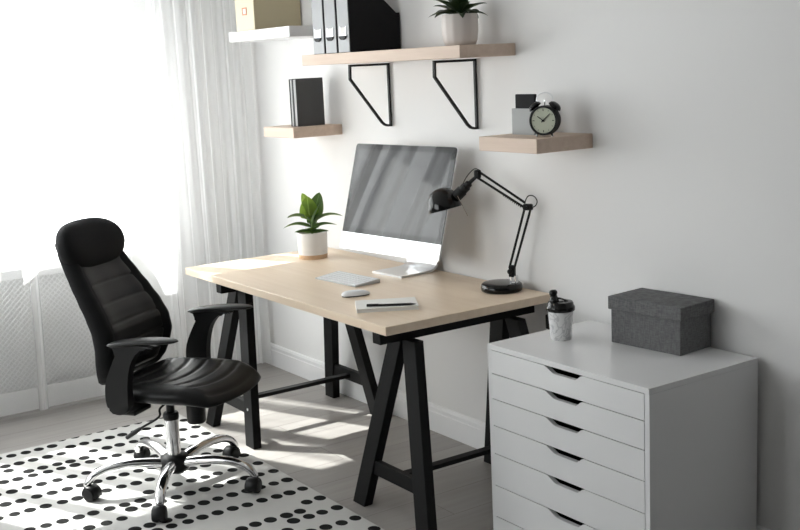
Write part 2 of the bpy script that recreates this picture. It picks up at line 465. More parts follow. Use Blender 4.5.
# radiator cover with lattice grille below the window
rc = thing('radiator_cover', 'white radiator cover with lattice grille below the window behind sheer curtains', 'radiator cover', (0, 0, 0))
RX = -2.29; ry0, ry1, rz1 = -2.9, -.75, .715; gy0, gy1, gz0, gz1 = -2.8, -.82, .11, .665
bm = bmesh.new()
bx(bm, RX - .018, RX, ry0, gy0, .0, rz1); bx(bm, RX - .018, RX, gy1, ry1, .0, rz1)
bx(bm, RX - .018, RX, gy0, gy1, .0, gz0); bx(bm, RX - .018, RX, gy0, gy1, gz1, rz1)
finish('front_frame', bm, COVER, rc)
finish('top_board', box(XW, -2.236, ry0 - .015, ry1 + .015, .715, .770, bev=.003), COVER, rc)
for yy in (ry0, ry1 - .018):
    finish('side_panel', box(XW, RX - .018, yy, yy + .018, 0, rz1), COVER, rc)
bm = bmesh.new(); pitch = .028; hw = .0044
import itertools
H = gz1 - gz0; W = gy1 - gy0
k = -H
while k < W:
    for sgn in (1, -1):
        a0, a1 = max(0, k), min(W, k + H)          # run along y of this strip
        if a1 - a0 < .01: continue
        z_a, z_b = a0 - k, a1 - k
        if sgn < 0: z_a, z_b = H - z_a, H - z_b
        h = hw * math.sqrt(2)
        pts = [(gy0 + a0, max(gz0, gz0 + z_a - h)), (gy0 + a1, max(gz0, gz0 + z_b - h)), (gy0 + a1, min(gz1, gz0 + z_b + h)), (gy0 + a0, min(gz1, gz0 + z_a + h))]
        xo = -.012 if sgn > 0 else -.008
        prism(bm, pts, 'x', RX + xo, RX + xo + .004)
    k += pitch
finish('grille', bm, COVER, rc)

# ------------------------------------------------------------------ curtains
def curtain(name, label, y0, y1, waves, xm, amp, zb, seed, cloth):
    rnd = random.Random(seed)
    ph = [rnd.uniform(0, 6.28) for _ in range(8)]
    nu = int((y1 - y0) / .008); nv = 26; zt = ZC - .035
    bm = bmesh.new(); G = []
    for j in range(nv + 1):
        t = j / nv; z = zb + (zt - zb) * t
        row = []
        for i in range(nu + 1):
            u = i / nu
            uu = u + .012 * math.sin(9 * u + 2.5 * t + ph[0]) * (1 - t) + .014 * math.sin(5.3 * u * 2 + ph[6])
            a = amp * (.8 + .35 * math.sin(4.1 * u + ph[1]) + .25 * math.sin(11 * u + ph[7]))
            w = math.sin(2 * PI * waves * uu + ph[2] + .3 * math.sin(2 * t + ph[3]))
            w = math.copysign(abs(w) ** .75, w)
            x = xm + a * w + .22 * amp * math.sin(2 * PI * waves * 2.3 * uu + ph[4] + t)
            y = y0 + (y1 - y0) * u + (.12 * a) * math.sin(4 * PI * waves * uu + ph[5])
            zz = z + (1 - t) ** 6 * .010 * math.sin(2 * PI * waves * uu + ph[2])
            row.append(bm.verts.new((x, min(y, -.004), zz)))
        G.append(row)
    for a, c in zip(G, G[1:]):
        for i in range(nu):
            bm.faces.new((a[i], a[i + 1], c[i + 1], c[i]))
    root = thing(name, label, 'curtain')
    finish('voile', bm, cloth, root, smooth=180, flip=False)
    # weighted hem tape, a narrow doubled strip along the bottom edge
    return root
cu1 = curtain('sheer_curtain', 'sheer white curtain gathered in the corner beside the wall shelves', -.585, -.03, 8, -2.18, .022, .028, 3, CURT2)
cu2 = curtain('sheer_curtain', 'sheer white curtain hanging over the bright window and radiator grille', -3.62, -.555, 8.6, -2.165, .031, .024, 11, CURT)
tag(finish('curtain_track', box(-2.205, -2.165, -3.7, -.01, ZC - .035, ZC), TRIM), 'white curtain track fixed to the ceiling above the window', 'curtain track')

# ------------------------------------------------------------------ rug
bm = box(-1.692, 1.15, -2.75, -.787, .0005, .011, bev=.004)
tag(finish('dotted_rug', bm, RUG), 'white rug with rows of black dots under the office chair', 'rug')

# ------------------------------------------------------------------ desk
DZ = .7375; DT = .0318
tag(finish('desk', box(-1.5364, .1093, -.7637, -.014, DZ - DT, DZ, bev=.0025), DESKW), 'pale oak desk top resting on two black trestles', 'desk')
def trestle(cx, label, front, screws):
    t = thing('trestle', label, 'trestle', (cx, 0, 0), 0, 'black trestles carrying the desk top')
    zt = DZ - DT
    finish('beam', box(-.024, .024, -.737, -.03, .655, zt, bev=.002), BLACKW, t)
    for yf, yt in (front, (-.072, -.145)):
        for s in (-1, 1):
            finish('leg', beam(bmesh.new(), (s * .205, yf, 0), (s * .041, yt, .657), .039, .019, .002), BLACKW, t)
        z = .158; k = z / .657
        ys_ = yf + (yt - yf) * k; xs_ = .205 + (.041 - .205) * k
        finish('cross_bar', box(-xs_ + .03, xs_ - .03, ys_ - .012, ys_ + .012, z - .027, z + .027, bev=.002), BLACKW, t)
    k = .158 / .657
    finish('stretcher', box(-.019, .019, front[0] + (front[1] - front[0]) * k + .012, -.072 - .073 * k - .012, .147, .164, bev=.002), BLACKW, t)
    for s in (-1, 1) if screws else ():
        k = .158 / .657
        bm = lathe(bmesh.new(), [(0, 0), (.006, 0), (.006, .003), (0, .004)], 12, M=Matrix.Translation((s * (.205 - .164 * k), front[0] + (front[1] - front[0]) * k - .018, .158)) @ Matrix.Rotation(PI / 2, 4, 'X'))
        finish('screw', bm, ALU, t)
    return t
trestle(-1.25, 'black wooden trestle under the window end of the desk, beside the chair', (-.722, -.63), True)
trestle(.006, 'black wooden trestle under the lamp end of the desk, beside the drawer unit', (-.702, -.612), False)

# ------------------------------------------------------------------ computer
mon = thing('computer_monitor', 'large silver computer monitor with dark screen and bright chin on the desk', 'monitor', (-.661, -.2355, DZ))
MW, MH = .65, .463; yaw = math.radians(5.19); tilt = math.radians(15.72)
MM = Matrix.Translation((0, 0, .0893)) @ Matrix.Rotation(yaw, 4, 'Z') @ Matrix.Rotation(-tilt, 4, 'X')
def rrect(w, h, z0, r, n=6):
    pts = []
    for cx, cz, a in ((w / 2 - r, z0 + h - r, 0), (-w / 2 + r, z0 + h - r, 90), (-w / 2 + r, z0 + r, 180), (w / 2 - r, z0 + r, 270)):
        for k in range(n + 1):
            t = math.radians(a + 90 * k / n)
            pts.append((cx + r * math.cos(t), cz + r * math.sin(t)))
    return pts
def mpart(name, bm, m, smooth=None):
    for v in bm.verts: v.co = MM @ v.co
    return finish(name, bm, m, mon, smooth=smooth)
bm = bmesh.new()
rings = []
for sc_, dy in ((1, .001), (1, .006), (.95, .011), (.8, .020), (.55, .030), (.25, .036)):
    rings.append([(x * sc_, dy, MH / 2 + (z - MH / 2) * sc_) for x, z in rrect(MW, MH, 0, .013)])
mpart('housing', loft(bm, rings), ALU, 40)
CH = .072
pts = [p for p in rrect(MW, MH, 0, .013) if p[1] > CH]
poly = [(MW / 2, CH)] + pts + [(-MW / 2, CH)]
mpart('bezel', prism(bmesh.new(), poly, 'y', -.002, .001), BEZEL)
mpart('screen', box(-MW / 2 + .022, MW / 2 - .022, -.0028, -.0018, CH + .022, MH - .024), SCREEN)
pts = [p for p in rrect(MW, MH, 0, .013) if p[1] < CH]
mpart('chin', prism(bmesh.new(), pts + [(MW / 2, CH), (-MW / 2, CH)][0:2], 'y', -.002, .001), CHIN)
# folded metal stand: foot plate and neck
prof = [(-.005, .0), (.145, 0.0), (.185, .012), (.195, .035), (.185, .08), (.155, .17), (.118, .245)]
P = smooth_path([(0, a, c) for a, c in prof], 5)
bm = bmesh.new(); rings = []
for i, p in enumerate(P):
    t = (P[min(i + 1, len(P) - 1)] - P[max(i - 1, 0)]).normalized(); nn = Vector((0, -t.z, t.y)) * .0045
    hw_ = .096
    rings.append([(-hw_, p.y - nn.y, p.z - nn.z), (hw_, p.y - nn.y, p.z - nn.z), (hw_, p.y + nn.y, p.z + nn.z), (-hw_, p.y + nn.y, p.z + nn.z)])
loft(bm, rings)
bmesh.ops.rotate(bm, verts=bm.verts[:], cent=(0, 0, 0), matrix=Matrix.Rotation(yaw, 3, 'Z'))
finish('stand', bm, ALU, mon, loc=(0, 0, .0052), smooth=50)

# keyboard: low wedge with its keys
kb = thing('keyboard', 'slim white keyboard on the desk in front of the monitor', 'keyboard', (-.694, -.415, DZ), math.radians(4))
KW, KD = .285, .125
def kz(y): return .006 + (y + KD / 2) / KD * .010
bm = prism(bmesh.new(), [(-KD / 2, .001), (KD / 2, .001), (KD / 2, kz(KD / 2)), (KD / 2 - .012, kz(KD / 2)), (-KD / 2, kz(-KD / 2))], 'x', -KW / 2, KW / 2, .0012)
finish('keyboard_body', bm, KBODY, kb)
key0 = None
rows = [(14, [1] * 14), (14, [1] * 13 + [1.5]), (14, [1.5] + [1] * 13), (13, [1.8] + [1] * 11 + [1.8]), (12, [2.3] + [1] * 10 + [2.3]), (9, [1, 1, 1, 1.3, 5, 1.3, 1, 1, 2])]
kmesh = {}
for ri, (n_, ws) in enumerate(rows):
    tot = sum(ws); unit = (KW - .012) / tot; x = -KW / 2 + .006
    y = KD / 2 - .014 - ri * .0198
    for w_ in ws:
        wd = w_ * unit - .0042
        key = (round(wd, 4))
        if key not in kmesh:
            bm = box(-wd / 2, wd / 2, -.0077, .0077, 0, .0026, bev=.0008, seg=1)
            o = finish('key', bm, WPLAST, kb); kmesh[key] = o
        else:
            o = kmesh[key].copy(); C.objects.link(o); o.parent = kb
        o.location = (x + w_ * unit / 2, y, kz(y) - .0008); o.rotation_euler = (math.atan2(.010, KD), 0, 0)
        x += w_ * unit

# mouse
ms_ = thing('computer_mouse', 'white low computer mouse on the desk between keyboard and notebook', 'computer mouse', (-.412, -.552, DZ), math.radians(74))
def dome(bm, L, Wd, H, z0, n=14, m=36):
    rings = []
    for j in range(n):
        a = j / (n - 1) * PI / 2
        rings.append([(math.copysign(abs(math.cos(t)) ** .8, math.cos(t)) * L / 2 * math.cos(a) ** .55, math.copysign(abs(math.sin(t)) ** .8, math.sin(t)) * Wd / 2 * math.cos(a) ** .55, z0 + H * math.sin(a) * (1 - .25 * math.cos(t) * math.cos(a))) for t in [2 * PI * k / m for k in range(m)]])
    return loft(bm, rings)
finish('mouse_top', dome(bmesh.new(), .113, .057, .016, .005), WPLAST, ms_, smooth=60)
finish('mouse_base', dome(bmesh.new(), .108, .052, .006, .0005), BPLAST, ms_, smooth=60)

# notebook and pen
nbk = thing('notebook', 'cream notebook lying near the front corner of the desk under a pen', 'notebook', (-.156, -.580, DZ), math.radians(60))
NW, NH, NT = .222, .155, .0145
finish('back_cover', box(-NW / 2, NW / 2, -NH / 2, NH / 2, 0, .002, bev=.0008), CREAM, nbk)
finish('pages', box(-NW / 2 + .003, NW / 2 - .003, -NH / 2 + .003, NH / 2 - .002, .002, NT - .002), PAPER, nbk)
finish('front_cover', box(-NW / 2, NW / 2, -NH / 2, NH / 2, NT - .002, NT, bev=.0008), CREAM, nbk)
finish('spine', box(-NW / 2 - .0015, -NW / 2 + .001, -NH / 2, NH / 2, 0, NT, bev=.0006), CREAM, nbk)
pen = thing('pen', 'black pen lying on the cream notebook', 'pen', (-.100, -.596, DZ + NT + .0045), math.radians(53))
MX = Matrix.Rotation(PI / 2, 4, 'Y')
finish('barrel', lathe(bmesh.new(), [(0, -.090), (.0037, -.090), (.0045, -.088), (.0045, .068), (.0037, .074)], 16, M=MX), BPLAST, pen, smooth=40)
finish('pen_tip', lathe(bmesh.new(), [(.0037, .074), (.0015, .086), (.0004, .090), (0, .090)], 16, M=MX), BMETAL, pen, smooth=40)
finish('pen_clip', box(-.089, -.047, -.001, .001, .0042, .0058), BMETAL, pen)

# ------------------------------------------------------------------ plants
def leaf(name, parent, m, L, W, az, el, droop, base, cup=.25, fold=0.0, tw=0.0, blunt=.0):
    """ovate leaf starting at base, leaving at elevation el and bending down by droop over its length"""
    bm = bmesh.new(); uvl = bm.loops.layers.uv.new('UVMap')
    n, k = 14, 6
    d = Vector((math.cos(az), math.sin(az), 0)); side0 = Vector((-math.sin(az), math.cos(az), 0))
    p = Vector(base); G = []; U = []
    for i in range(n + 1):
        t = i / n
        e = el - droop * t
        tan = d * math.cos(e) + Vector((0, 0, math.sin(e)))
        nrm = -d * math.sin(e) + Vector((0, 0, math.cos(e)))
        rot = Matrix.Rotation(tw, 3, tan)
        sd = rot @ side0; nr = rot @ nrm
        w = W * (max(0, math.sin(PI * min(1, t ** (.85 - blunt) * .985 + .015))) ** (.75 - blunt * .5)) * (1 if t < .995 else .12)
        if t < .12: w = W * .07 + w * (t / .12) ** 2 * .8
        row = []
        for j in range(-k // 2, k // 2 + 1):
            s = j / (k / 2)
            row.append(bm.verts.new(p + sd * (s * w / 2) + nr * (abs(s) ** 1.5 * cup * w / 2 + .012 * W * math.sin(9 * t + j))))
        G.append(row); U.append(t)
        p = p + tan * (L / n)
    for i in range(n):
        for j in range(k):
            f = bm.faces.new((G[i][j], G[i][j + 1], G[i + 1][j + 1], G[i + 1][j]))
            for lp, (ii, jj) in zip(f.loops, ((i, j), (i, j + 1), (i + 1, j + 1), (i + 1, j))):
                lp[uvl].uv = (ii / n, jj / k)
    return finish(name, bm, m, parent, smooth=180, flip=False)

RA = math.radians(55)     # azimuth of "sideways" for the camera side of the room
pl = thing('potted_plant', 'broad-leaved green plant in white pot with tan base on the desk', 'potted plant', (-1.304, -.220, DZ))
finish('pot', lathe(bmesh.new(), [(.0670, .020), (.0692, .05), (.0712, .120), (.0707, .122), (.0672, .122), (.0660, .112), (.0640, .03), (0, .03)], 56), POTW, pl, smooth=40)
finish('pot_base', lathe(bmesh.new(), [(0, 0), (.0650, 0), (.0663, .003), (.0670, .020), (0, .020)], 56), CORK, pl, smooth=40)
finish('soil', lathe(bmesh.new(), [(0, .104), (.03, .106), (.0662, .102), (.0662, .095), (0, .095)], 32), SOIL, pl, smooth=60)
finish('stem', tube(bmesh.new(), smooth_path([(0, 0, .10), (.002, .002, .15), (.004, .006, .20)], 4), [.0055, .004], 10), STEM, pl, smooth=60)
A = lambda deg: RA + math.radians(deg)
for m_, L_, W_, az, el, dr, bs, cp_, tw in (
    (LEAF_B, .122, .088, A(-100), 1.42, .10, (-.006, -.004, .172), .16, .25),
    (LEAF_B, .132, .070, A(165), 1.32, .15, (.0, .004, .178), .22, -.7),
    (LEAF_M, .130, .078, A(40), 1.20, .0, (.004, .006, .180), .22, .9),
    (LEAF_M, .112, .070, A(-35), 1.22, .35, (.008, .004, .165), .2, .5),
    (LEAF_M, .125, .050, A(178), .85, 1.35, (0, 0, .165), .2, .5),
    (LEAF_M, .140, .046, A(196), .55, 1.05, (0, 0, .140), .2, .45),
    (LEAF_M, .155, .040, A(4), .75, 1.20, (.003, .003, .160), .2, -.5),
    (LEAF_M, .125, .038, A(-12), .45, .75, (.003, .0, .140), .2, -.5),
    (LEAF_M, .085, .045, A(200), .30, .35, (0, 0, .116), .25, .5),
    (LEAF_M, .085, .045, A(-15), .28, .30, (0, 0, .114), .25, -.5),
    (LEAF_M, .060, .042, A(-80), .75, .9, (0, 0, .120), .25, 0.),
    (LEAF_B, .055, .040, A(-120), .9, .9, (0, 0, .120), .25, 0.),
    (LEAF_M, .090, .050, A(90), .9, .9, (0, .003, .150), .25, 0.),
    (LEAF_M, .110, .050, A(70), .5, .8, (0, .003, .130), .25, .2)):
    leaf('leaf', pl, m_, L_, W_, az, el, dr, bs, cp_, 0, tw, .22)

p2 = thing('succulent_plant', 'dark succulent in pale ribbed pot on the bracketed oak shelf', 'potted plant', (-.24, -.132, 1.6651))
bm = bmesh.new(); rings = []
for r, z in ((.050, 0), (.0585, .004), (.064, .020), (.0685, .055), (.0690, .085), (.0670, .110), (.0655, .117), (.062, .117), (.060, .105)):
    rings.append([(r * (1 + .012 * math.cos(12 * t)) * math.cos(t), r * (1 + .012 * math.cos(12 * t)) * math.sin(t), z) for t in [2 * PI * k / 96 for k in range(96)]])
finish('pot', loft(bm, rings), POTG, p2, smooth=50)
rnd = random.Random(5)
for k in range(22):
    lay = k // 8
    az = k * 2.399; L_ = (.115, .105, .09)[lay] * rnd.uniform(.85, 1.1)
    leaf('leaf', p2, LEAF_D, L_, .036 + .006 * lay, az, (.45, .8, 1.2)[lay] + rnd.uniform(-.1, .1), (1.0, .75, .4)[lay], (.012 * math.cos(az), .012 * math.sin(az), .108 + .006 * lay), .45, 0, 0)

# ------------------------------------------------------------------ shelves
def shelf(name, label, x0, x1, d, z, t, m):
    return tag(finish(name, box(x0, x1, d, -.001, z - t, z, bev=.0018), m), label, 'shelf')
shelf('floating_shelf', 'long pale oak wall shelf on two black wire brackets', -1.2213, -.0756, -.265, 1.6651, .0456, SHELFW)
shelf('floating_shelf', 'small pale oak wall shelf under the alarm clock', .0146, .325, -.2615, 1.3383, .0504, SHELFW)
shelf('floating_shelf', 'small pale oak wall shelf under the dark grey books', -1.6329, -1.3417, -.2637, 1.3417, .048, SHELFW)
shelf('floating_shelf', 'white wall shelf under the beige storage box', -1.9338, -1.3236, -.2637, 1.799, .0482, WHITE_SHELF)
ZS = 1.6651 - .0456
def bracket(x, label):
    pts = [(-.212, ZS - .005), (-.214, ZS - .068)]
    pts2 = [(-.06, ZS - .262), (-.045, ZS - .274), (-.028, ZS - .279), (-.006, ZS - .279), (-.006, ZS - .005)]
    bm = bmesh.new(); hw_, th = .006, .0045
    path = pts + pts2
    def ins(poly, d):   # inner outline of the bent flat bar
        n = len(poly); out = []
        cen = (sum(p[0] for p in poly) / n, sum(p[1] for p in poly) / n)
        for i in range(n):
            a, b_, c = Vector(poly[i - 1]), Vector(poly[i]), Vector(poly[(i + 1) % n])
            e1 = (b_ - a).normalized(); e2 = (c - b_).normalized()
            n1 = Vector((-e1.y, e1.x)); n2 = Vector((-e2.y, e2.x))
            if n1.dot(Vector(cen) - b_) < 0: n1 = -n1
            if n2.dot(Vector(cen) - b_) < 0: n2 = -n2
            h = (n1 + n2).normalized(); out.append(b_ + h * d / max(.35, h.dot(n1)))
        return out
    outer = [Vector(p) for p in path]
    inner = ins([(p.x, p.y) for p in outer], .0095)
    n = len(outer)
    vs = [[bm.verts.new((xx, p.x, p.y)) for p in ring] for xx in (-hw_, hw_) for ring in (outer, inner)]
    for i in range(n):
        j = (i + 1) % n
        bm.faces.new((vs[0][i], vs[0][j], vs[1][j], vs[1][i])); bm.faces.new((vs[2][i], vs[2][j], vs[3][j], vs[3][i]))
        bm.faces.new((vs[0][i], vs[0][j], vs[2][j], vs[2][i])); bm.faces.new((vs[1][i], vs[1][j], vs[3][j], vs[3][i]))
    o = finish('shelf_bracket', bm, BMETAL, None, (x, 0, 0))
    return tag(o, label, 'shelf bracket', 'black wire brackets under the long oak shelf')
bracket(-.917, 'black angled wire bracket under the oak shelf, the one nearer the window')
bracket(-.31, 'black angled wire bracket under the oak shelf below the succulent pot')

# magazine files
def magazine_file(x, label):
    t = thing('magazine_file', label, 'magazine file', (x, 0, 1.6651), 0, 'magazine files on the long oak shelf')
    w, y0, y1, hf, hb = .096, -.262, -.006, .315, .158
    ysl = -.198
    prof = [(y0 + .003, 0), (y1, 0), (y1, hb), (y1 - .018, hb), (ysl, hf), (y0 + .003, hf)]
    bm = bmesh.new()
    prism(bm, prof, 'x', -w / 2, -w / 2 + .003); prism(bm, prof, 'x', w / 2 - .003, w / 2)
    bx(bm, -w / 2 + .003, w / 2 - .003, y0 + .003, y1, 0, .003); bx(bm, -w / 2 + .003, w / 2 - .003, y1 - .003, y1, .003, hb)
    finish('file_case', bm, BLACKCARD, t)
    finish('spine_panel', box(-w / 2 + .005, w / 2 - .005, y0, y0 + .003, .002, hf), SILVER, t)
    finish('label_card', box(-.021, .021, y0 - .002, y0, .074, .104), PAPER, t)
    bm = bmesh.new()
    bx(bm, -.025, .025, y0 - .003, y0, .070, .075); bx(bm, -.025, -.021, y0 - .003, y0, .075, .107); bx(bm, .021, .025, y0 - .003, y0, .075, .107)
    finish('label_holder', bm, ALU, t)
    pr = [(.026 * math.cos(a), .068 - .016 * math.sin(a)) for a in [PI * k / 10 for k in range(11)]]
    finish('pull_lip', prism(bmesh.new(), pr, 'y', y0 - .008, y0), BMETAL, t)
    return t
magazine_file(-1.072, 'black magazine file with silver front, first from the window end')
magazine_file(-.970, 'black magazine file with silver front, middle of the three')
magazine_file(-.867, 'black magazine file with silver front, nearest the succulent with whole side showing')

# beige storage box
sb = thing('storage_box', 'beige lidded storage box with copper label holder on the white shelf', 'storage box', (-1.752, 0, 1.799))
finish('box_body', box(-.095, .095, -.259, -.008, 0, .150), BEIGE, sb)
finish('lit_front_face', box(-.0955, .0935, -.2615, -.2585, 0.001, .150), BEIGE_LIT, sb)  # thin paler layer standing in for light on the front face
finish('lid', box(-.100, .100, -.266, -.004, .149, .190, bev=.002), BEIGE, sb)
bm = bmesh.new()
bx(bm, -.022, .022, -.2645, -.2615, .072, .078); bx(bm, -.022, .022, -.2645, -.2615, .102, .108); bx(bm, -.022, -.016, -.2645, -.2615, .078, .102); bx(bm, .016, .022, -.2645, -.2615, .078, .102)
lh = finish('label_holder', bm, COPPER, sb); lh['label'] = 'copper label holder'
finish('label_card', box(-.016, .016, -.263, -.2615, .078, .102), PAPER, sb)

# books on the small oak shelf
def book(x, w, d, h, label, m):
    t = thing('book', label, 'book', (x, -.198, 1.3417), 0, 'dark grey books on the small oak shelf')
    finish('cover', None or (lambda bm: (bx(bm, -w / 2, -w / 2 + .004, 0, d, 0, h, bev=.001), bx(bm, w / 2 - .004, w / 2, 0, d, 0, h, bev=.001), bx(bm, -w / 2 + .0035, w / 2 - .0035, d - .004, d, 0, h, bev=.0008), bm)[-1])(bmesh.new()), m, t)
    finish('pages', box(-w / 2 + .004, w / 2 - .004, .004, d - .004, .003, h - .004), PAGES, t)
book(-1.4615, .030, .144, .219, 'dark grey hardback book on small oak shelf, the one nearer the window', GREYCOV)
book(-1.4285, .035, .146, .221, 'dark grey hardback book with its whole cover showing, on small oak shelf', GREYCOV)

# grey card box with a black card, alarm clock
cbx = thing('desk_organiser', 'small grey open box standing behind the alarm clock', 'box', (.112, -.098, 1.3383))
bm = bmesh.new(); w, d, h, t_ = .120, .075, .093, .003
bx(bm, -w / 2, w / 2, -d / 2, -d / 2 + t_, 0, h); bx(bm, -w / 2, w / 2, d / 2 - t_, d / 2, 0, h)
bx(bm, -w / 2, -w / 2 + t_, -d / 2 + t_, d / 2 - t_, 0, h); bx(bm, w / 2 - t_, w / 2, -d / 2 + t_, d / 2 - t_, 0, h)
finish('walls', bm, GREYBOX, cbx)
finish('box_floor', box(-w / 2 + t_, w / 2 - t_, -d / 2 + t_, d / 2 - t_, 0, t_), GREYBOX, cbx)
bm = box(-.053, .053, -.006, .006, 0, .140, bev=.003)
tag(finish('black_notepad', bm, BLACKCARD, None, (.113, -.120, 1.3383 + .0035)), 'black upright pad sticking out of the small grey box', 'notepad')

ck = thing('alarm_clock', 'black twin bell alarm clock with pale dial on small oak shelf', 'clock', (.266, -.168, 1.3383), math.radians(26))
R0 = .0515; zc = .056
MY = Matrix.Translation((0, 0, zc)) @ Matrix.Rotation(PI / 2, 4, 'X')     # local +z -> -y (front)
finish('case', lathe(bmesh.new(), [(0, -.030), (R0 * .8, -.030), (R0 * .95, -.024), (R0, -.015), (R0, .016), (R0 * .985, .020), (R0 * .87, .020), (R0 * .84, .014), (0, .014)], 56, M=MY), BMETAL, ck, smooth=40)
dial = finish('dial', lathe(bmesh.new(), [(0, .0165), (R0 * .845, .0165), (R0 * .845, .0145), (0, .0145)], 56, M=MY), DIAL, ck)
def bar(name, ang, l0, l1, wd, zz, m, th=.0012):
    # angle measured clockwise from twelve o'clock as seen from the front
    bm = bmesh.new()
    prism(bm, [(-wd / 2, l0), (wd / 2, l0), (wd / 2 * .6, l1), (-wd / 2 * .6, l1)], 'y', -zz - th, -zz)
    bmesh.ops.rotate(bm, verts=bm.verts[:], cent=(0, 0, 0), matrix=Matrix.Rotation(ang, 3, 'Y'))
    bmesh.ops.translate(bm, verts=bm.verts[:], vec=(0, 0, zc))
    return finish(name, bm, m, ck)
for k in range(12):
    bar('hour_mark', k * PI / 6, R0 * (.64 if k % 3 == 0 else .70), R0 * .78, .003 if k % 3 == 0 else .002, .0163, BMETAL, .0006)
bar('hour_hand', math.radians(-55), -.006, .026, .0034, .0185, BMETAL)
bar('minute_hand', math.radians(48), -.008, .035, .0028, .0200, BMETAL)
finish('hand_hub', lathe(bmesh.new(), [(0, .0165), (.0035, .0165), (.0035, .022), (0, .0225)], 16, M=MY), BMETAL, ck)
for s in (-1, 1):
    an = s * math.radians(38)
    ax = Matrix.Translation((math.sin(an) * R0, 0, zc + math.cos(an) * R0)) @ Matrix.Rotation(an, 4, 'Y')
    finish('bell_post', lathe(bmesh.new(), [(.003, -.002), (.003, .012), (0, .012)], 12, M=ax), CHROME, ck)
    finish('bell', lathe(bmesh.new(), [(.0240, .006), (.0235, .0085), (.0205, .0145), (.014, .019), (.006, .021), (0, .0215), (0, .0195), (.013, .017), (.0195, .0125), (.0222, .006)], 28, M=ax), BGLOSS, ck, smooth=60)
    an = s * math.radians(152)
    p0 = Vector((math.sin(an) * R0 * .97, -.004, zc + math.cos(an) * R0 * .97))
    finish('foot', tube(bmesh.new(), [p0, p0 + Vector((s * .007, -.004, -p0.z + .001))], [.0035, .0045], 12), CHROME, ck, smooth=60)
P = smooth_path([(-.030, 0, .122), (-.026, 0, .139), (-.012, 0, .149), (.012, 0, .149), (.026, 0, .139), (.030, 0, .122)], 5)
finish('carry_handle', tube(bmesh.new(), P, .0024, 10), ALU, ck, smooth=60)
finish('hammer', tube(bmesh.new(), [(0, 0, zc + R0 - .002), (0, 0, .127)], .0022, 8), CHROME, ck)

# ------------------------------------------------------------------ drawer unit
UX0, UX1, UY0, UY1, UZ = .322, 1.0465, -.4993, -.020, .6727
du = thing('drawer_unit', 'white chest of slim drawers with cut-out grips beside the desk', 'drawer unit', ((UX0 + UX1) / 2, 0, 0))
hx = (UX1 - UX0) / 2; tt = .018
finish('top_panel', box(-hx, hx, UY0, UY1, UZ - tt, UZ, bev=.0012), LAMI, du)
for s in (-1, 1):
    finish('side_panel', box(s * hx - (tt if s > 0 else 0), s * hx + (tt if s < 0 else 0), UY0 + .001, UY1, 0, UZ - tt), LAMI, du)
finish('back_panel', box(-hx + tt, hx - tt, UY1 - .012, UY1 - .004, 0, UZ - tt), LAMI, du)
finish('plinth', box(-hx + tt, hx - tt, UY0 + .001, UY0 + .018, 0, .063), LAMI, du)
zb = [UZ - tt, .573, .485, .391, .292, .178, .065]
for a, c in zip(zb, zb[1:]):
    z1, z0 = a - .0015, c + .0015
    x0, x1 = -hx + tt + .0015, hx - tt - .0015
    nd = .019; cxn = .005
    poly = [(x0, z0), (x1, z0), (x1, z1), (cxn + .086, z1), (cxn + .078, z1 - .003), (cxn + .060, z1 - nd + .002), (cxn + .054, z1 - nd), (cxn - .040, z1 - nd), (cxn - .047, z1 - nd + .002), (cxn - .076, z1 - .003), (cxn - .086, z1), (x0, z1)]
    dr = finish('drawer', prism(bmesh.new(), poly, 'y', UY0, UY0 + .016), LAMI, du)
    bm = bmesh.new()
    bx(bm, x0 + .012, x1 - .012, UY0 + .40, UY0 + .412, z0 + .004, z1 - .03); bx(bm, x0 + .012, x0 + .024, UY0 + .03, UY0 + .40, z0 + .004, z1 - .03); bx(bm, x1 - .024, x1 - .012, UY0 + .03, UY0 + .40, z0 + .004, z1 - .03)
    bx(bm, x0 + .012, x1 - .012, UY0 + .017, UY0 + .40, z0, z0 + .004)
    finish('drawer_box', bm, BLACKCARD, dr)  # black so the shade behind the grip notches is in the colour

# grey fabric box with lid
gb = thing('storage_box', 'dark grey woven fabric box with lid on the white drawer unit', 'storage box', (.728, -.104, UZ), math.radians(4.5))
finish('box_body', box(-.138, .138, -.080, .080, 0, .125, bev=.002), FABG, gb)
finish('lid', box(-.146, .146, -.087, .087, .112, .156, bev=.003), FABG, gb)

# coffee cup
cp = thing('travel_cup', 'white marbled coffee cup with black stopper lid on the drawer unit', 'cup', (.447, -.280, UZ))
finish('cup_body', lathe(bmesh.new(), [(0, 0), (.0335, 0), (.0350, .002), (.0435, .100), (.044, .108), (0, .108)], 48), MARBLE, cp, smooth=40)
finish('lid', lathe(bmesh.new(), [(0, .098), (.0465, .098), (.0485, .101), (.0485, .110), (.0470, .114), (.0440, .118), (.0435, .124), (.040, .129), (.030, .131), (0, .131)], 48), BGLOSS, cp, smooth=35)
MS = Matrix.Translation((-.018, -.010, .128)) @ Matrix.Rotation(math.radians(-12), 4, 'Y')
finish('stopper', lathe(bmesh.new(), [(0, -.002), (.016, -.002), (.016, .008), (.0125, .013), (.0115, .020), (.0145, .026), (.0140, .033), (.009, .038), (0, .039)], 24, M=MS), BGLOSS, cp, smooth=50)
finish('stopper_strap', tube(bmesh.new(), smooth_path([(-.024, -.012, .137), (-.006, -.002, .139), (.012, .008, .134), (.022, .012, .131)], 5), .006, 10, sq=.45), BGLOSS, cp, smooth=60)

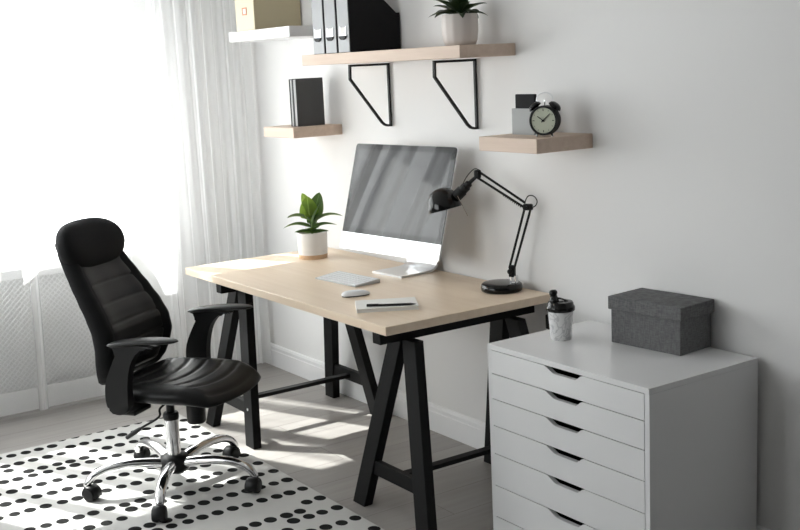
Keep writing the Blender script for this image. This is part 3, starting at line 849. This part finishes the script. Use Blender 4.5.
# ------------------------------------------------------------------ desk lamp
la = thing('desk_lamp', 'black jointed desk lamp at the lamp end of the oak desk', 'lamp', (-.072, -.105, DZ), math.radians(28))
finish('lamp_base', lathe(bmesh.new(), [(0, 0), (.073, 0), (.0785, .004), (.080, .014), (.078, .026), (.072, .031), (.05, .033), (0, .0335)], 56), BGLOSS, la, smooth=50)
bm = bmesh.new()
bx(bm, .040, .046, -.012, .012, .032, .062, bev=.001); bx(bm, .058, .064, -.012, .012, .032, .062, bev=.001); bx(bm, .040, .064, -.012, .012, .032, .035)
o = finish('bracket', bm, CHROME, la); o['label'] = 'chrome bracket'
finish('lower_joint', box(.034, .056, -.013, .013, .056, .100, bev=.004), BMETAL, la)
MK = Matrix.Translation((.045, -.013, .080)) @ Matrix.Rotation(PI / 2, 4, 'X')
finish('joint_knob', lathe(bmesh.new(), [(.004, 0), (.004, .006), (.010, .006), (.010, .014), (.008, .016), (0, .016)], 16, M=MK), BMETAL, la, smooth=50)
def rod(name, a, b_, r=.0048, ys_=(0,)):
    bm = bmesh.new()
    for y in ys_: tube(bm, [(a[0], y, a[1]), (b_[0], y, b_[1])], r, 10)
    return finish(name, bm, BMETAL, la, smooth=60)
rod('lower_rod', (.034, .090), (.104, .326)); rod('lower_rod', (.054, .090), (.126, .318))
finish('elbow_joint', box(.096, .134, -.011, .011, .312, .336, bev=.006), BMETAL, la)
finish('elbow_pin', tube(bmesh.new(), [(.112, -.018, .324), (.112, .018, .324)], .006, 14), BMETAL, la, smooth=60)
rod('upper_rod', (.104, .340), (-.080, .456)); rod('upper_rod', (.104, .320), (-.088, .434))
finish('spring', tube(bmesh.new(), [(.090 - i * .0013, .0035 * math.cos(i * 1.1), .322 + i * .00079 + .0035 * math.sin(i * 1.1)) for i in range(60)], .0012, 6), BMETAL, la, smooth=60)
finish('head_joint', box(-.098, -.072, -.010, .010, .430, .462, bev=.006), BMETAL, la)
finish('head_pin', tube(bmesh.new(), [(-.083, -.016, .456), (-.083, .016, .456)], .0055, 14), BMETAL, la, smooth=60)
finish('neck', tube(bmesh.new(), smooth_path([(-.086, 0, .440), (-.105, 0, .425), (-.125, 0, .408)], 4), [.006, .008], 12), BMETAL, la, smooth=60)
ax = Vector((-.74, 0, -.67)).normalized()
MS = Matrix.Translation((-.118, 0, .413)) @ Vector((0, 0, 1)).rotation_difference(ax).to_matrix().to_4x4()
finish('socket', lathe(bmesh.new(), [(0, 0), (.008, 0), (.014, .004), (.014, .018), (.0185, .020), (.0185, .044), (.022, .046), (.022, .078), (0, .078)], 28, M=MS), BMETAL, la, smooth=40)
axs = Vector((-.24, 0, .97)).normalized()
MD = Matrix.Translation((-.226, 0, .308)) @ Vector((0, 0, 1)).rotation_difference(axs).to_matrix().to_4x4()
Rr = .0665
prof = [(Rr, 0), (Rr * 1.0, .006), (Rr * .985, .02), (Rr * .90, .046), (Rr * .72, .066), (Rr * .45, .080), (Rr * .2, .085), (0, .086),
        (0, .083), (Rr * .2, .082), (Rr * .43, .077), (Rr * .69, .063), (Rr * .87, .044), (Rr * .955, .02), (Rr * .965, 0), (Rr, 0)]
sh = finish('lamp_shade', lathe(bmesh.new(), prof, 48, M=MD), BGLOSS, la, smooth=60)
MB = Matrix.Translation((-.220, 0, .335)) @ Vector((0, 0, 1)).rotation_difference(axs).to_matrix().to_4x4()
finish('bulb', lathe(bmesh.new(), [(0, -.02), (.012, -.018), (.02, -.008), (.021, .004), (.014, .02), (.011, .036), (0, .04)], 24, M=MB), POTW, la, smooth=60)
finish('aim_rod', tube(bmesh.new(), [(-.163, -.02, .365), (-.118, -.03, .290)], .0012, 6), CHROME, la)
P = smooth_path([(.100, .005, .330), (.106, .005, .352), (.118, .005, .366), (.138, .005, .364), (.150, .005, .346), (.142, .005, .328), (.120, .005, .318)], 6)
finish('cable_loop', tube(bmesh.new(), P, .0022, 8), CABLE, la, smooth=60)
P = smooth_path([(-.080, .005, .462), (-.098, .005, .466), (-.120, .005, .450), (-.140, .005, .425), (-.155, .005, .395)], 5)
finish('head_cable', tube(bmesh.new(), P, .0018, 8), CABLE, la, smooth=60)
# loose lead hanging down between the back edge of the desk and the wall, with its switch
pc = thing('power_cable', 'black power cable with inline switch hanging behind the desk beside the coffee cup', 'cable', (0, 0, 0))
P = smooth_path([(.060, -.0068, .728), (.078, -.0068, .722), (.0865, -.007, .700), (.0865, -.008, .640), (.092, -.019, .50), (.10, -.022, .30), (.10, -.030, .08), (.09, -.06, .004), (.02, -.085, .0035)], 6)
finish('lead', tube(bmesh.new(), P, .0034, 8), CABLE, pc, smooth=60)
finish('inline_switch', box(.083, .099, -.026, -.008, .600, .655, bev=.003), BPLAST, pc)

# ------------------------------------------------------------------ office chair
ch = thing('office_chair', 'black leather office chair with headrest and chrome base on the dotted rug', 'office chair', (-.865, -1.165, .011), math.radians(35))
# back shell
ZR = [.425, .433, .45, .48, .52, .58, .64, .70, .76, .82, .88, .93, .975, .985]
SF = [-.165, -.150, -.130, -.112, -.098, -.086, -.094, -.122, -.160, -.200, -.238, -.268, -.292, -.308]
WD = [.130, .165, .195, .213, .226, .235, .232, .224, .212, .197, .180, .166, .154, .125]
TH = [.030, .055, .078, .098, .108, .114, .116, .114, .110, .106, .102, .098, .090, .060]
def rowv(z, tab): return lerp_table(z, ZR, tab)
def back_front(l, z):
    w = rowv(z, WD); u = min(1, abs(l) / w)
    return rowv(z, SF) - .034 * (1 - u ** 2.6) if u < 1 else rowv(z, SF)
bm = bmesh.new(); rings = []
zs = []
for i in range(len(ZR) - 1):
    for k in range(4): zs.append(ZR[i] + (ZR[i + 1] - ZR[i]) * k / 4)
zs.append(ZR[-1])
for z in zs:
    w, sf, th = rowv(z, WD), rowv(z, SF), rowv(z, TH)
    ring = []
    nF = 26
    for k in range(nF + 1):            # front, from right to left, scooped between the side bolsters
        u = -1 + 2 * k / nF
        l = u * w * (1 - .012)
        s = sf - .026 * (1 - min(1, abs(u) / .86) ** 3.2) - (.030 * max(0, (abs(u) - .86) / .14) ** 2.2)
        ring.append((s, l, z))
    for k in range(1, 14):             # back, rounded
        a = PI * k / 14
        ring.append((sf - .030 - (th - .030) * math.sin(a) ** .6, w * math.cos(a), z))
    rings.append(ring)
finish('backrest', loft(bm, rings), MESHF, ch, smooth=70)
# upholstered panel with cross seams
seams = [.515, .592, .668, .742, .815]
bm = bmesh.new(); G = []
zs = [.455 + (.925 - .455) * j / 120 for j in range(121)]
for z in zs:
    w = rowv(z, WD) * .76
    row = []
    dmin = min(abs(z - q) for q in seams)
    puff = .0048 * min(1, dmin / .009) ** .6
    end = min(1, (z - .455) / .02, (.925 - z) / .02) ** .5
    for k in range(31):
        u = -1 + k / 15
        l = u * w
        s = rowv(z, SF) - .026 * (1 - min(1, abs(l) / (rowv(z, WD) * .86)) ** 3.2)
        edge = (1 - abs(u) ** 8)
        row.append(bm.verts.new((s - .006 + (.008 + puff) * edge * end, l, z)))
    G.append(row)
for a, c in zip(G, G[1:]):
    for k in range(30): bm.faces.new((a[k], a[k + 1], c[k + 1], c[k]))
finish('back_cushion', bm, LEATHER, ch, smooth=180)
# headrest
bm = bmesh.new(); rings = []
def sp(v, e): return math.copysign(abs(v) ** e, v)
for j in range(1, 24):
    a = -PI / 2 + PI * j / 24
    rings.append([(.062 * sp(math.cos(a), .8) * sp(math.cos(t), .8), 0.190 * sp(math.cos(a), .75) * sp(math.sin(t), .85), .106 * sp(math.sin(a), .95)) for t in [2 * PI * k / 48 for k in range(48)]])
loft(bm, rings)
T = Matrix.Translation((-.318, 0, .949)) @ Matrix.Rotation(math.radians(-17), 4, 'Y')
for v in bm.verts:
    v.co.x += -.025 * (1 - (v.co.y / .172) ** 2) * 0 + .030 * (v.co.y / .172) ** 2
    v.co = T @ v.co
finish('headrest', bm, MESHF, ch, smooth=180)
# seat
bm = bmesh.new()
n1, n2 = 84, 56; S0, S1, HW_ = -.165, .350, .250
def squircle(u, v, k=.42):
    return u * math.sqrt(1 - k * v * v / 1.0 * .5), v * math.sqrt(1 - k * u * u * .5)
sseam = [-.05, .03, .105, .18, .25, .315]
Tg, Bg = [], []
for i in range(n1 + 1):
    u = -1 + 2 * i / n1; rt, rb = [], []
    for j in range(n2 + 1):
        v = -1 + 2 * j / n2
        a, b_ = squircle(u, v, .62)
        s = (S0 + S1) / 2 + a * (S1 - S0) / 2; l = b_ * HW_ * (.93 + .07 * (1 - max(0, -u) ** 2))
        e = max(abs(u), abs(v)); edge = (1 - e ** 7) ** .6 if e < 1 else 0
        sc_ = s - .035 * (1 - (l / .2) ** 2) if abs(l) < .2 else s
        top = .452 + .016 * (abs(l) / HW_) ** 2 - .045 * max(0, (u - .45) / .55) ** 2 + .012 * max(0, -u - .4)
        if abs(l) < .185 and s > -.1:
            curve = s + .05 * (abs(l) / .185) ** 2 * .6
            dm = min(abs(curve - q) for q in sseam)
            top += .0075 * min(1, dm / .016) ** .6 - .005
            top -= .012 * (1 - (abs(l) / .185) ** 6)* .5
        mid = .418 - .030 * max(0, (u - .5) / .5)
        rt.append(bm.verts.new((s, l, mid + (top - mid) * edge)))
        zb_ = .372 + .010 * (l / HW_) ** 2
        eb = (1 - e ** 5) ** .5 if e < 1 else 0
        rb.append(bm.verts.new((s, l, mid + (zb_ - mid) * eb)))
    Tg.append(rt); Bg.append(rb)
for i in range(n1):
    for j in range(n2):
        bm.faces.new((Tg[i][j], Tg[i + 1][j], Tg[i + 1][j + 1], Tg[i][j + 1]))
        bm.faces.new((Bg[i][j], Bg[i][j + 1], Bg[i + 1][j + 1], Bg[i + 1][j]))
bmesh.ops.remove_doubles(bm, verts=bm.verts[:], dist=1e-5)
finish('seat', bm, LEATHER, ch, smooth=180)
# armrests: pad and curved upright
out2 = [(.150, .634), (.108, .624), (.076, .602), (.052, .568), (.036, .52), (.028, .47), (.026, .42), (.024, .392), (.010, .376), (-.015, .368), (-.042, .372), (-.062, .388), (-.070, .415),
        (-.070, .455), (-.062, .495), (-.044, .535), (-.024, .572), (-.010, .598), (-.014, .618), (-.034, .632)]
def spline2(pts, n=4):
    m = len(pts); o = []
    for i in range(m):
        p0, p1, p2, p3 = (Vector(pts[(i + k) % m]) for k in (-1, 0, 1, 2))
        for k in range(n):
            t = k / n
            o.append(.5 * ((2 * p1) + (-p0 + p2) * t + (2 * p0 - 5 * p1 + 4 * p2 - p3) * t * t + (-p0 + 3 * p1 - 3 * p2 + p3) * t ** 3))
    return [(p.x, p.y) for p in o]
ol = spline2(out2, 4)
for sgn in (-1, 1):
    bm = prism(bmesh.new(), ol, 'y', sgn * .285 - .018, sgn * .285 + .018, .007)
    arm = finish('armrest', bm, BPLAST, ch, smooth=45)
    bm = bmesh.new(); rings = []
    nP = 30
    for i in range(nP + 1):
        t = i / nP; s = -.055 + .303 * t
        zc_ = .628 + .028 * t ** .8 + .006 * math.sin(PI * t)
        w = .036 * (max(.02, 1 - abs(2 * t - 1) ** 3.2)) ** .5; h = .011 * (max(.03, 1 - abs(2 * t - 1) ** 4)) ** .5
        rings.append([(s, sgn * .285 + w * sp(math.cos(q), .8), zc_ + h * sp(math.sin(q), .8)) for q in [2 * PI * k / 24 for k in range(24)]])
    pad = finish('arm_pad', loft(bm, rings), BPLAST, arm, smooth=60)
    finish('arm_mount', box(-.075, .03, min(sgn * .16, sgn * .27), max(sgn * .16, sgn * .27), .356, .376, bev=.006), BPLAST, arm)
# mechanism, gas lift, base
finish('tilt_mechanism', box(-.10, .14, -.085, .085, .342, .385, bev=.012), BPLAST, ch)
finish('back_bar', tube(bmesh.new(), smooth_path([(-.06, 0, .358), (-.14, 0, .362), (-.200, 0, .40), (-.205, 0, .47), (-.19, 0, .54)], 5), .022, 12, sq=.5), BPLAST, ch, smooth=60)
finish('tension_knob', lathe(bmesh.new(), [(0, .262), (.033, .262), (.037, .268), (.037, .345), (0, .345)], 24, cx=.135, cy=-.02), BPLAST, ch, smooth=40)
BO = (.030, -.036, 0)
finish('gas_piston', lathe(bmesh.new(), [(0, .26), (.016, .26), (.016, .345), (0, .345)], 24), BPLAST, ch, BO, smooth=40)
finish('column_collar', lathe(bmesh.new(), [(0, .272), (.029, .272), (.031, .278), (.031, .293), (.027, .300), (0, .300)], 32), BPLAST, ch, BO, smooth=40)
finish('gas_column', lathe(bmesh.new(), [(0, .10), (.0275, .10), (.0275, .274), (0, .274)], 36), CHROME, ch, BO, smooth=40)
finish('base_hub', lathe(bmesh.new(), [(0, .058), (.036, .058), (.054, .066), (.060, .080), (.060, .108), (.052, .124), (.034, .130), (0, .130)], 40), BPLAST, ch, BO, smooth=50)
lever = finish('height_lever', tube(bmesh.new(), smooth_path([(.055, -.08, .360), (.058, -.15, .350), (.052, -.15, .318), (-.02, -.15, .275), (-.045, -.15, .260)], 4), .0045, 10), BMETAL, ch, smooth=60)
finish('lever_grip', tube(bmesh.new(), [(-.038, -.15, .264), (-.06, -.15, .250), (-.102, -.15, .223)], [.007, .0095, .0085], 12), BPLAST, lever, smooth=60)
lp = smooth_path([(.030, 0, .094), (.10, 0, .108), (.18, 0, .116), (.26, 0, .110), (.312, 0, .090), (.336, 0, .064), (.340, 0, .052)], 5)
nL = len(lp)
leg0 = finish('base_leg', tube(bmesh.new(), lp, [.026 - .010 * (i / (nL - 1)) for i in range(nL)], 16, sq=.78), CHROME, ch, smooth=60)
cs0 = finish('caster', lathe(bmesh.new(), [(.011, .040), (.013, .052), (.013, .060), (0, .060)], 20), BPLAST, ch, smooth=40)
bm = bmesh.new()
for i in range(15):
    a = math.radians(-8 + 170 * i / 14)
    pass
rings = []
for i in range(13):
    a = math.radians(-14 + 208 * i / 12)
    rings.append([(-.022 + (.0295 + dr_) * math.cos(a), y, .026 + (.0295 + dr_) * math.sin(a)) for dr_, y in ((0, -.024), (.0035, -.021), (.0035, .021), (0, .024), (-.003, .021), (-.003, -.021))])
finish('caster_hood', loft(bm, rings), BPLAST, cs0, smooth=50)
for s in (-1, 1):
    Mw = Matrix.Translation((-.022, s * .0145, .026)) @ Matrix.Rotation(PI / 2, 4, 'X')
    finish('wheel', lathe(bmesh.new(), [(0, -.012), (.018, -.012), (.0245, -.010), (.026, -.005), (.026, .005), (.0245, .010), (.018, .012), (0, .012)], 28, M=Mw), BPLAST, cs0, smooth=40)
for k, (da, swing) in enumerate(((0, 30), (0, -33), (0, -51), (0, -69), (0, 130))):
    an = math.radians(-105 + 72 * k - 35)
    lg = leg0 if k == 0 else copy_tree(leg0, ch)
    cs = cs0 if k == 0 else copy_tree(cs0, ch)
    lg.rotation_euler = (0, 0, an); lg.location = BO
    cs.location = (BO[0] + .340 * math.cos(an), BO[1] + .340 * math.sin(an), 0); cs.rotation_euler = (0, 0, math.radians(swing - 35 - 180))

# ------------------------------------------------------------------ light
W_ = bpy.data.worlds.new('sky'); S.world = W_; W_.use_nodes = True
bg = W_.node_tree.nodes['Background']; bg.inputs['Color'].default_value = (.98, .985, 1.0, 1); bg.inputs['Strength'].default_value = 7.0
sun = bpy.data.lights.new('sun', 'SUN'); sun.energy = 34; sun.angle = math.radians(.55); sun.color = (1, .98, .95)
so = bpy.data.objects.new('sun', sun); C.objects.link(so)
el, azs = math.radians(45.7), math.radians(24)
so.rotation_euler = Vector((math.cos(azs) * math.cos(el), math.sin(azs) * math.cos(el), -math.sin(el))).to_track_quat('-Z', 'Y').to_euler()
so.location = (-4, -2, 3)
po = bpy.data.lights.new('window_portal', 'AREA'); po.shape = 'RECTANGLE'; po.size = WZ1 - WZ0; po.size_y = WY1 - WY0
po.cycles.is_portal = True
pobj = bpy.data.objects.new('window_portal', po); C.objects.link(pobj)
po2 = po.copy(); po2.size = VX1 - VX0; po2.size_y = VZ1 - VZ0
pobj2 = bpy.data.objects.new('window_portal', po2); C.objects.link(pobj2)
pobj2.location = ((VX0 + VX1) / 2, YF - .14, (VZ0 + VZ1) / 2); pobj2.rotation_euler = (PI / 2, 0, 0)
pobj.location = (XW - .14, (WY0 + WY1) / 2, (WZ0 + WZ1) / 2); pobj.rotation_euler = (0, -PI / 2, 0)

# ------------------------------------------------------------------ camera
cam = bpy.data.cameras.new('camera'); cam.sensor_width = 36; cam.lens = 1114.6966 * 36 / 800; cam.clip_start = .05
co = bpy.data.objects.new('camera', cam); C.objects.link(co)
Rm = Matrix(((.567782404848446, -.12042704294625265, .8143220911112135), (.8219228545836131, .13755928119304062, -.5527388762071822), (-.04545285312981201, .983145346062767, .17708547839244732)))
M4 = Rm.to_4x4(); M4.translation = (3.1694, -2.7702, 1.6068)
co.matrix_world = M4
S.camera = co
S.view_settings.view_transform = 'Standard'; S.view_settings.look = 'None'; S.view_settings.gamma = 1; S.view_settings.use_curve_mapping = False
S.view_settings.exposure = 0.03
S.cycles.use_denoising = True
S.cycles.max_bounces = 14; S.cycles.diffuse_bounces = 7; S.cycles.transparent_max_bounces = 24
S.cycles.sample_clamp_indirect = 12
